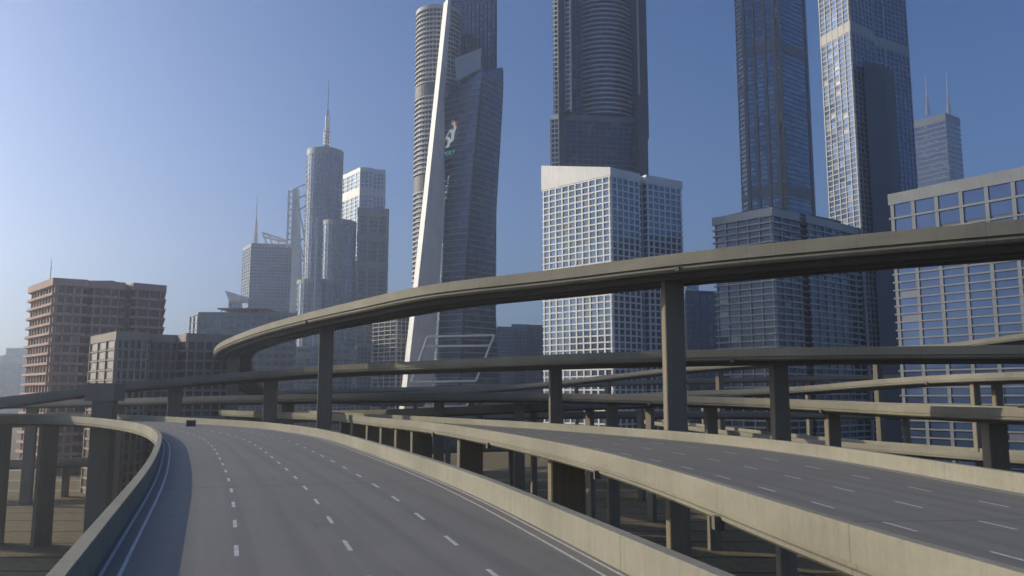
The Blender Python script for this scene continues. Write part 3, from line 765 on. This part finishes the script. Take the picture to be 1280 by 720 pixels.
ribbon([(2.2+2.4*math.cos(R(a)),7.2+2.6*math.sin(R(a)),.55) for a in range(120,-70,-15)],M['s_orange'])
ribbon([(-3.9,.8,.3),(-2.5,2.6,.5),(-.6,4.2,.6),(.6,4.6,.3)],M['s_cyan'])
def letters(txt,p,d,size,m,parent,thick=.15,name='lettering'):
    cu=bpy.data.curves.new(name,'FONT'); cu.body=txt; cu.size=size; cu.extrude=thick; cu.align_x='CENTER'
    ob=bpy.data.objects.new(name,cu); col.objects.link(ob)
    dg=bpy.context.evaluated_depsgraph_get(); me=bpy.data.meshes.new_from_object(ob.evaluated_get(dg))
    bpy.data.objects.remove(ob); me.materials.clear(); me.materials.append(m)
    o=bpy.data.objects.new(name,me); col.objects.link(o); o.parent=parent
    l=parent['_loc']; o.location=(p[0]-l[0],p[1]-l[1],p[2]-l[2]); o.rotation_euler=(R(90),0,math.atan2(d.y,d.x)); return o
letters('POLY',E0+Vector((en.x,en.y,0))*.4+Vector((-.6*ed.x,-.6*ed.y,-12.5)),ed,4.6,M['s_cyan'],t)
# B10 round-fronted tower behind the white one
b=bthing('dark round-fronted tower of ring balconies rising behind the white grid block',755,520)
zt=hz(755,-150,520); zl=hz(755,143,520)
building(b,fp([(707,520),(812,528),(812,575),(700,575)]),0,zl,fh=3.3,slab_o=.4,slab_t=.7,fins=[14,0,0,0],fin_w=.6,fin_o=.5,skin='g_dark',trim='grey',top_band=4)
building(b,fp([(702,530),(815,537),(815,575),(700,575)]),zl,zt,fh=3.3,slab_o=.3,slab_t=.5,fins=[16,0,0,0],fin_w=.5,fin_o=.4,skin='g_dark',trim='grey',top_band=3)
cx=gx(758,540); building(b,cyl(cx,548,px_r(41.5,520),44),zl,zt-5,fh=3.3,slab_o=1.9,slab_t=.7,fins=0,skin='g_blue',trim='white',top_band=3,maxslab=100)
building(b,fp([(690,524),(700,522),(700,545),(690,545)]),0,zl+.5,fh=3.3,slab_o=.6,slab_t=.7,fins=[2,0,0,2],skin='g_dark',trim='white',top_band=3)
building(b,fp([(695,527),(702,525),(702,545),(696,545)]),zl,zt,fh=3.3,slab_o=.9,slab_t=.7,fins=[1,0,0,2],skin='g_dark',trim='white',top_band=3)
building(b,fp([(709,516),(716,514),(717,530),(709,530)]),zl,zt,fh=3.3,slab_o=.6,slab_t=.7,fins=1,skin='g_dark',trim='white',top_band=3)
mb=MB(); x=gx(704,514); mb.box(x-1.9,x+1.6,514,528,0,zt-2); mb.build('pilaster',M['dgrey'],b)
mb=MB(); x=gx(806,516); mb.box(x-2.6,x+4,516,530,0,zt-2); mb.build('pilaster',M['dgrey'],b)
mb=MB(); x=gx(804.5,514); mb.box(x-.45,x+.45,513.4,515.9,hz(803,118,514),zt-4); mb.build('light_strip',M['pale'],b)
# B11 white grid block
b=bthing('white gridded office block with a wedge-shaped blank parapet',765,400,'office_block')
near,lf,rt=(gx(765,400),400),(gx(680,431),431),(gx(854,427),427)
m1=(gx(801,412),412); m1b=(m1[0]-1.0,416); m2=(gx(809,414),417.5); m2b=(m2[0]+.7,414)
P=[near,m1,(m1[0]-.6,415.5),(m2[0]-1,417.5),m2b,rt,(gx(768,460),462),lf]
zt=hz(765,219,400)
building(b,P,0,zt,fh=3.32,slab_o=.55,slab_t=.7,fins=[5,0,1,0,6,0,0,10],fin_w=.85,fin_o=.6,wall='grey',skin='g_mid',trim='white',top_band=.8,windows=True,win_h=.95)
zr=hz(765,209.5,400); zr2=hz(680,207,431)
L=((near[0]-lf[0])**2+(near[1]-lf[1])**2)**.5
def wedge(p):
    t=((p[0]-near[0])*(lf[0]-near[0])+(p[1]-near[1])*(lf[1]-near[1]))/L/L
    return zr+(zr2-zr)*max(0,min(1,t))
mb=MB(); mb.prism(offset(P,.75),zt-.02,wedge); mb.build('wedge_parapet',M['white'],b)
# B12 far buildings in gaps
for k,(x0,x1,yt,Y,lab,tr) in enumerate([(622,642,408,800,'hazy far block right of the faceted tower','grey'),(640,662,405,880,'slightly taller hazy far block left of the white grid block','grey'),(660,684,406,820,'hazy far block touching the left side of the white grid block','dgrey'),
    (857,901,363,640,'dark far block between the high ramp pier and the office podium','dgrey'),(858,873,349,760,'white topped far block peeping over the dark one beside the ramp pier','white'),(205,262,452,900,'far low block behind the tan-edged block','pale'),(448,470,430,700,'grey far block beside the slim balcony block','grey')]):
    b=bthing(lab,(x0+x1)/2,Y,'office_block','building')
    building(b,fp([(x0,Y),(x1,Y+6),(x1,Y+50),(x0-1,Y+50)]),0,hz(x0,yt,Y),fh=3.6,slab_o=.35,slab_t=.8,fins=[5,0,0,2],fin_w=.8,fin_o=.5,skin='g_dark' if tr=='dgrey' else 'g_mid',trim=tr,top_band=3,maxslab=40)
# B13 podium and tower
b=bthing('dark office podium with bright ledges on its left side and a flat overhanging roof',985,400,'office_block','building')
P=fp([(968,380),(1000,392),(1001,397),(1012,401),(1013,396),(1078,429),(990,470),(897,402)])
zt=hz(968,260,380)
building(b,P,0,zt,fh=3.1,slab_o=1.3,slab_t=.75,fins=[3,0,1,0,7,0,0,5],fin_w=.5,fin_o=.8,wall='dgrey',skin='g_dark',trim='pale',top_band=4,windows=True,win_h=.9)
mb=MB(); mb.prism(fp([(966,388),(1048,418),(985,455),(919,403)]),zt-.5,zt+.9); mb.prism(fp([(966,384),(1056,418),(985,460),(914,403)]),zt+.9,zt+1.9); mb.build('overhanging_roof',M['dgrey'],b)
b=bthing('blue glass tower with stepped shoulders rising behind the flat-roofed podium',970,515)
zt=hz(970,-130,515)
building(b,fp([(940,528),(983,515),(987,515),(1023,535),(990,560),(940,556)]),0,zt,fh=3.3,slab_o=.25,slab_t=.5,fins=[3,0,1,0,0,0],fin_w=2.0,fin_o=.9,skin='g_mid',trim='grey',top_band=4,bands=(hz(975,62,515),hz(975,243,515)),band_h=7,finmat='grey')
building(b,fp([(932,545),(940,538),(942,556),(934,558)]),0,zt-3,fh=3.3,slab_o=.5,slab_t=.8,fins=1,skin='g_dark',trim='pale',top_band=4,bands=(hz(930,108,540),hz(930,118,540),hz(930,250,540)),band_h=3)
# B14
b=bthing('tall tower with a sunlit white grid side and a plain concrete shaft',1075,435)
zt=hz(1070,-140,425)
building(b,fp([(1081,425),(1110,438),(1111,444),(1124,448),(1155,459),(1116,489),(1042,446)]),0,zt,fh=2.9,slab_o=.35,slab_t=.6,fins=[6,0,2,6,0,0,5],fin_w=.7,fin_o=.5,wall='dgrey',skin='g_blue',trim='pale',top_band=4,windows=True,win_h=.92,bands=(hz(1060,42,428),),band_h=6)
mb=MB(); mb.prism(fp([(1096,423),(1122,430),(1133,437),(1124,450),(1094,444)]),0,hz(1100,78,425)); mb.build('concrete_shaft',M['dgrey'],b)
# B15 far twin antenna
b=bthing('far dark tower topped by two thin antennas at the right',1175,1200)
zt=hz(1185,141,1200)
building(b,fp([(1197,1200),(1215,1225),(1203,1270),(1156,1240)]),0,zt,fh=8,slab_o=.5,slab_t=2.2,skin='g_dark',trim='dgrey',top_band=12,fins=0)
mast(1175,1225,143,92,'left one of the two antennas on the far dark tower',1.1)
mast(1202,1212,143,90,'right one of the two antennas on the far dark tower',1.1)
# B16 right building
b=bthing('broad blue-glazed office block with concrete frame at the right edge',1200,290,'office_block','building')
A=Vector((gx(1120,300),300)); Bq=Vector((gx(1284,265),265)); d=(Bq-A).normalized(); Cq=A+d*118
nb=14
back=Vector((-d.y,d.x))
P=[tuple(A),tuple(Cq),tuple(Cq+back*45),tuple(A+back*45)]
zt=hz(1118,243,300); z_mid=zt-4.2-2*5.6
building(b,P,z_mid-.02,zt,fh=5.6,slab_o=.7,slab_t=.75,fins=[nb,0,0,0],fin_w=1.3,fin_o=.55,wall='dgrey',skin='g_blue',trim='grey',top_band=4.2,windows=True,win_h=.98)  # darker grey trim holds the shade of neighbouring towers in its colour
building(b,P,0,z_mid,fh=2.95,slab_o=.7,slab_t=.55,fins=[nb,0,0,0],fin_w=1.2,fin_o=.55,wall='dgrey',skin='g_blue',trim='grey',top_band=.6,windows=True,win_h=.96)
mb=MB(); Q=[tuple(A+d*14+back*6),tuple(A+d*112+back*6),tuple(A+d*112+back*36),tuple(A+d*14+back*36)]; mb.prism(Q,zt-2,zt+1.9); mb.build('roof_setback',M['grey'],b)
# ---------------------------------------------------------------- haze
mb=MB(); mb.box(-1800,1800,-400,2200,-1,430)
h=mb.build('haze',M['ground']); h['kind']='stuff'; h['label']='thin bluish haze over the city'
m=bpy.data.materials.new('haze_air'); m.use_nodes=True; nt=m.node_tree; nt.nodes.clear()
o=nt.nodes.new('ShaderNodeOutputMaterial'); v=nt.nodes.new('ShaderNodeVolumePrincipled')
v.inputs['Color'].default_value=(.80,.87,1.0,1); v.inputs['Density'].default_value=.00036; v.inputs['Anisotropy'].default_value=.74
nt.links.new(v.outputs[0],o.inputs['Volume']); h.data.materials.clear(); h.data.materials.append(m)
# ---------------------------------------------------------------- light
SUN_EL,SUN_AZ=R(19),R(-73)      # azimuth clockwise from +Y
w=bpy.data.worlds.new('World'); sc.world=w; w.use_nodes=True; nt=w.node_tree
sky=nt.nodes.new('ShaderNodeTexSky'); sky.sky_type='NISHITA'; sky.sun_disc=False
sky.sun_elevation=SUN_EL; sky.sun_rotation=SUN_AZ; sky.ozone_density=5.0; sky.dust_density=2.2; sky.air_density=1.0; sky.altitude=0
bg=nt.nodes['Background']; tint=mixc(nt,1.,sky.outputs[0],(.92,1.0,1.18),'MULTIPLY'); nt.links.new(tint,bg.inputs[0]); bg.inputs[1].default_value=.11
L=bpy.data.lights.new('sun','SUN'); L.energy=4.8; L.angle=R(.5); L.color=(1,.86,.62)
lo=bpy.data.objects.new('sun',L); col.objects.link(lo)
dirv=Vector((math.sin(SUN_AZ)*math.cos(SUN_EL),math.cos(SUN_AZ)*math.cos(SUN_EL),math.sin(SUN_EL)))
lo.rotation_euler=dirv.to_track_quat('Z','Y').to_euler(); lo.location=(0,0,300)
cam=bpy.data.cameras.new('camera'); cam.sensor_width=36; cam.lens=36*F/1280; cam.clip_end=12000; cam.clip_start=.3
co=bpy.data.objects.new('camera',cam); col.objects.link(co); co.location=(0,0,EYE); co.rotation_euler=(R(90)+PITCH,0,0)
sc.camera=co
sc.view_settings.view_transform='Standard'; sc.view_settings.look='None'; sc.view_settings.exposure=0; sc.view_settings.gamma=1
sc.cycles.use_denoising=True; sc.cycles.max_bounces=6; sc.cycles.volume_bounces=1
for o in list(bpy.data.objects):
    if '_loc' in o: del o['_loc']
# consistent normals
import bmesh
for me in bpy.data.meshes:
    bm=bmesh.new(); bm.from_mesh(me); bmesh.ops.recalc_face_normals(bm,faces=bm.faces)
    bm.to_mesh(me); bm.free()
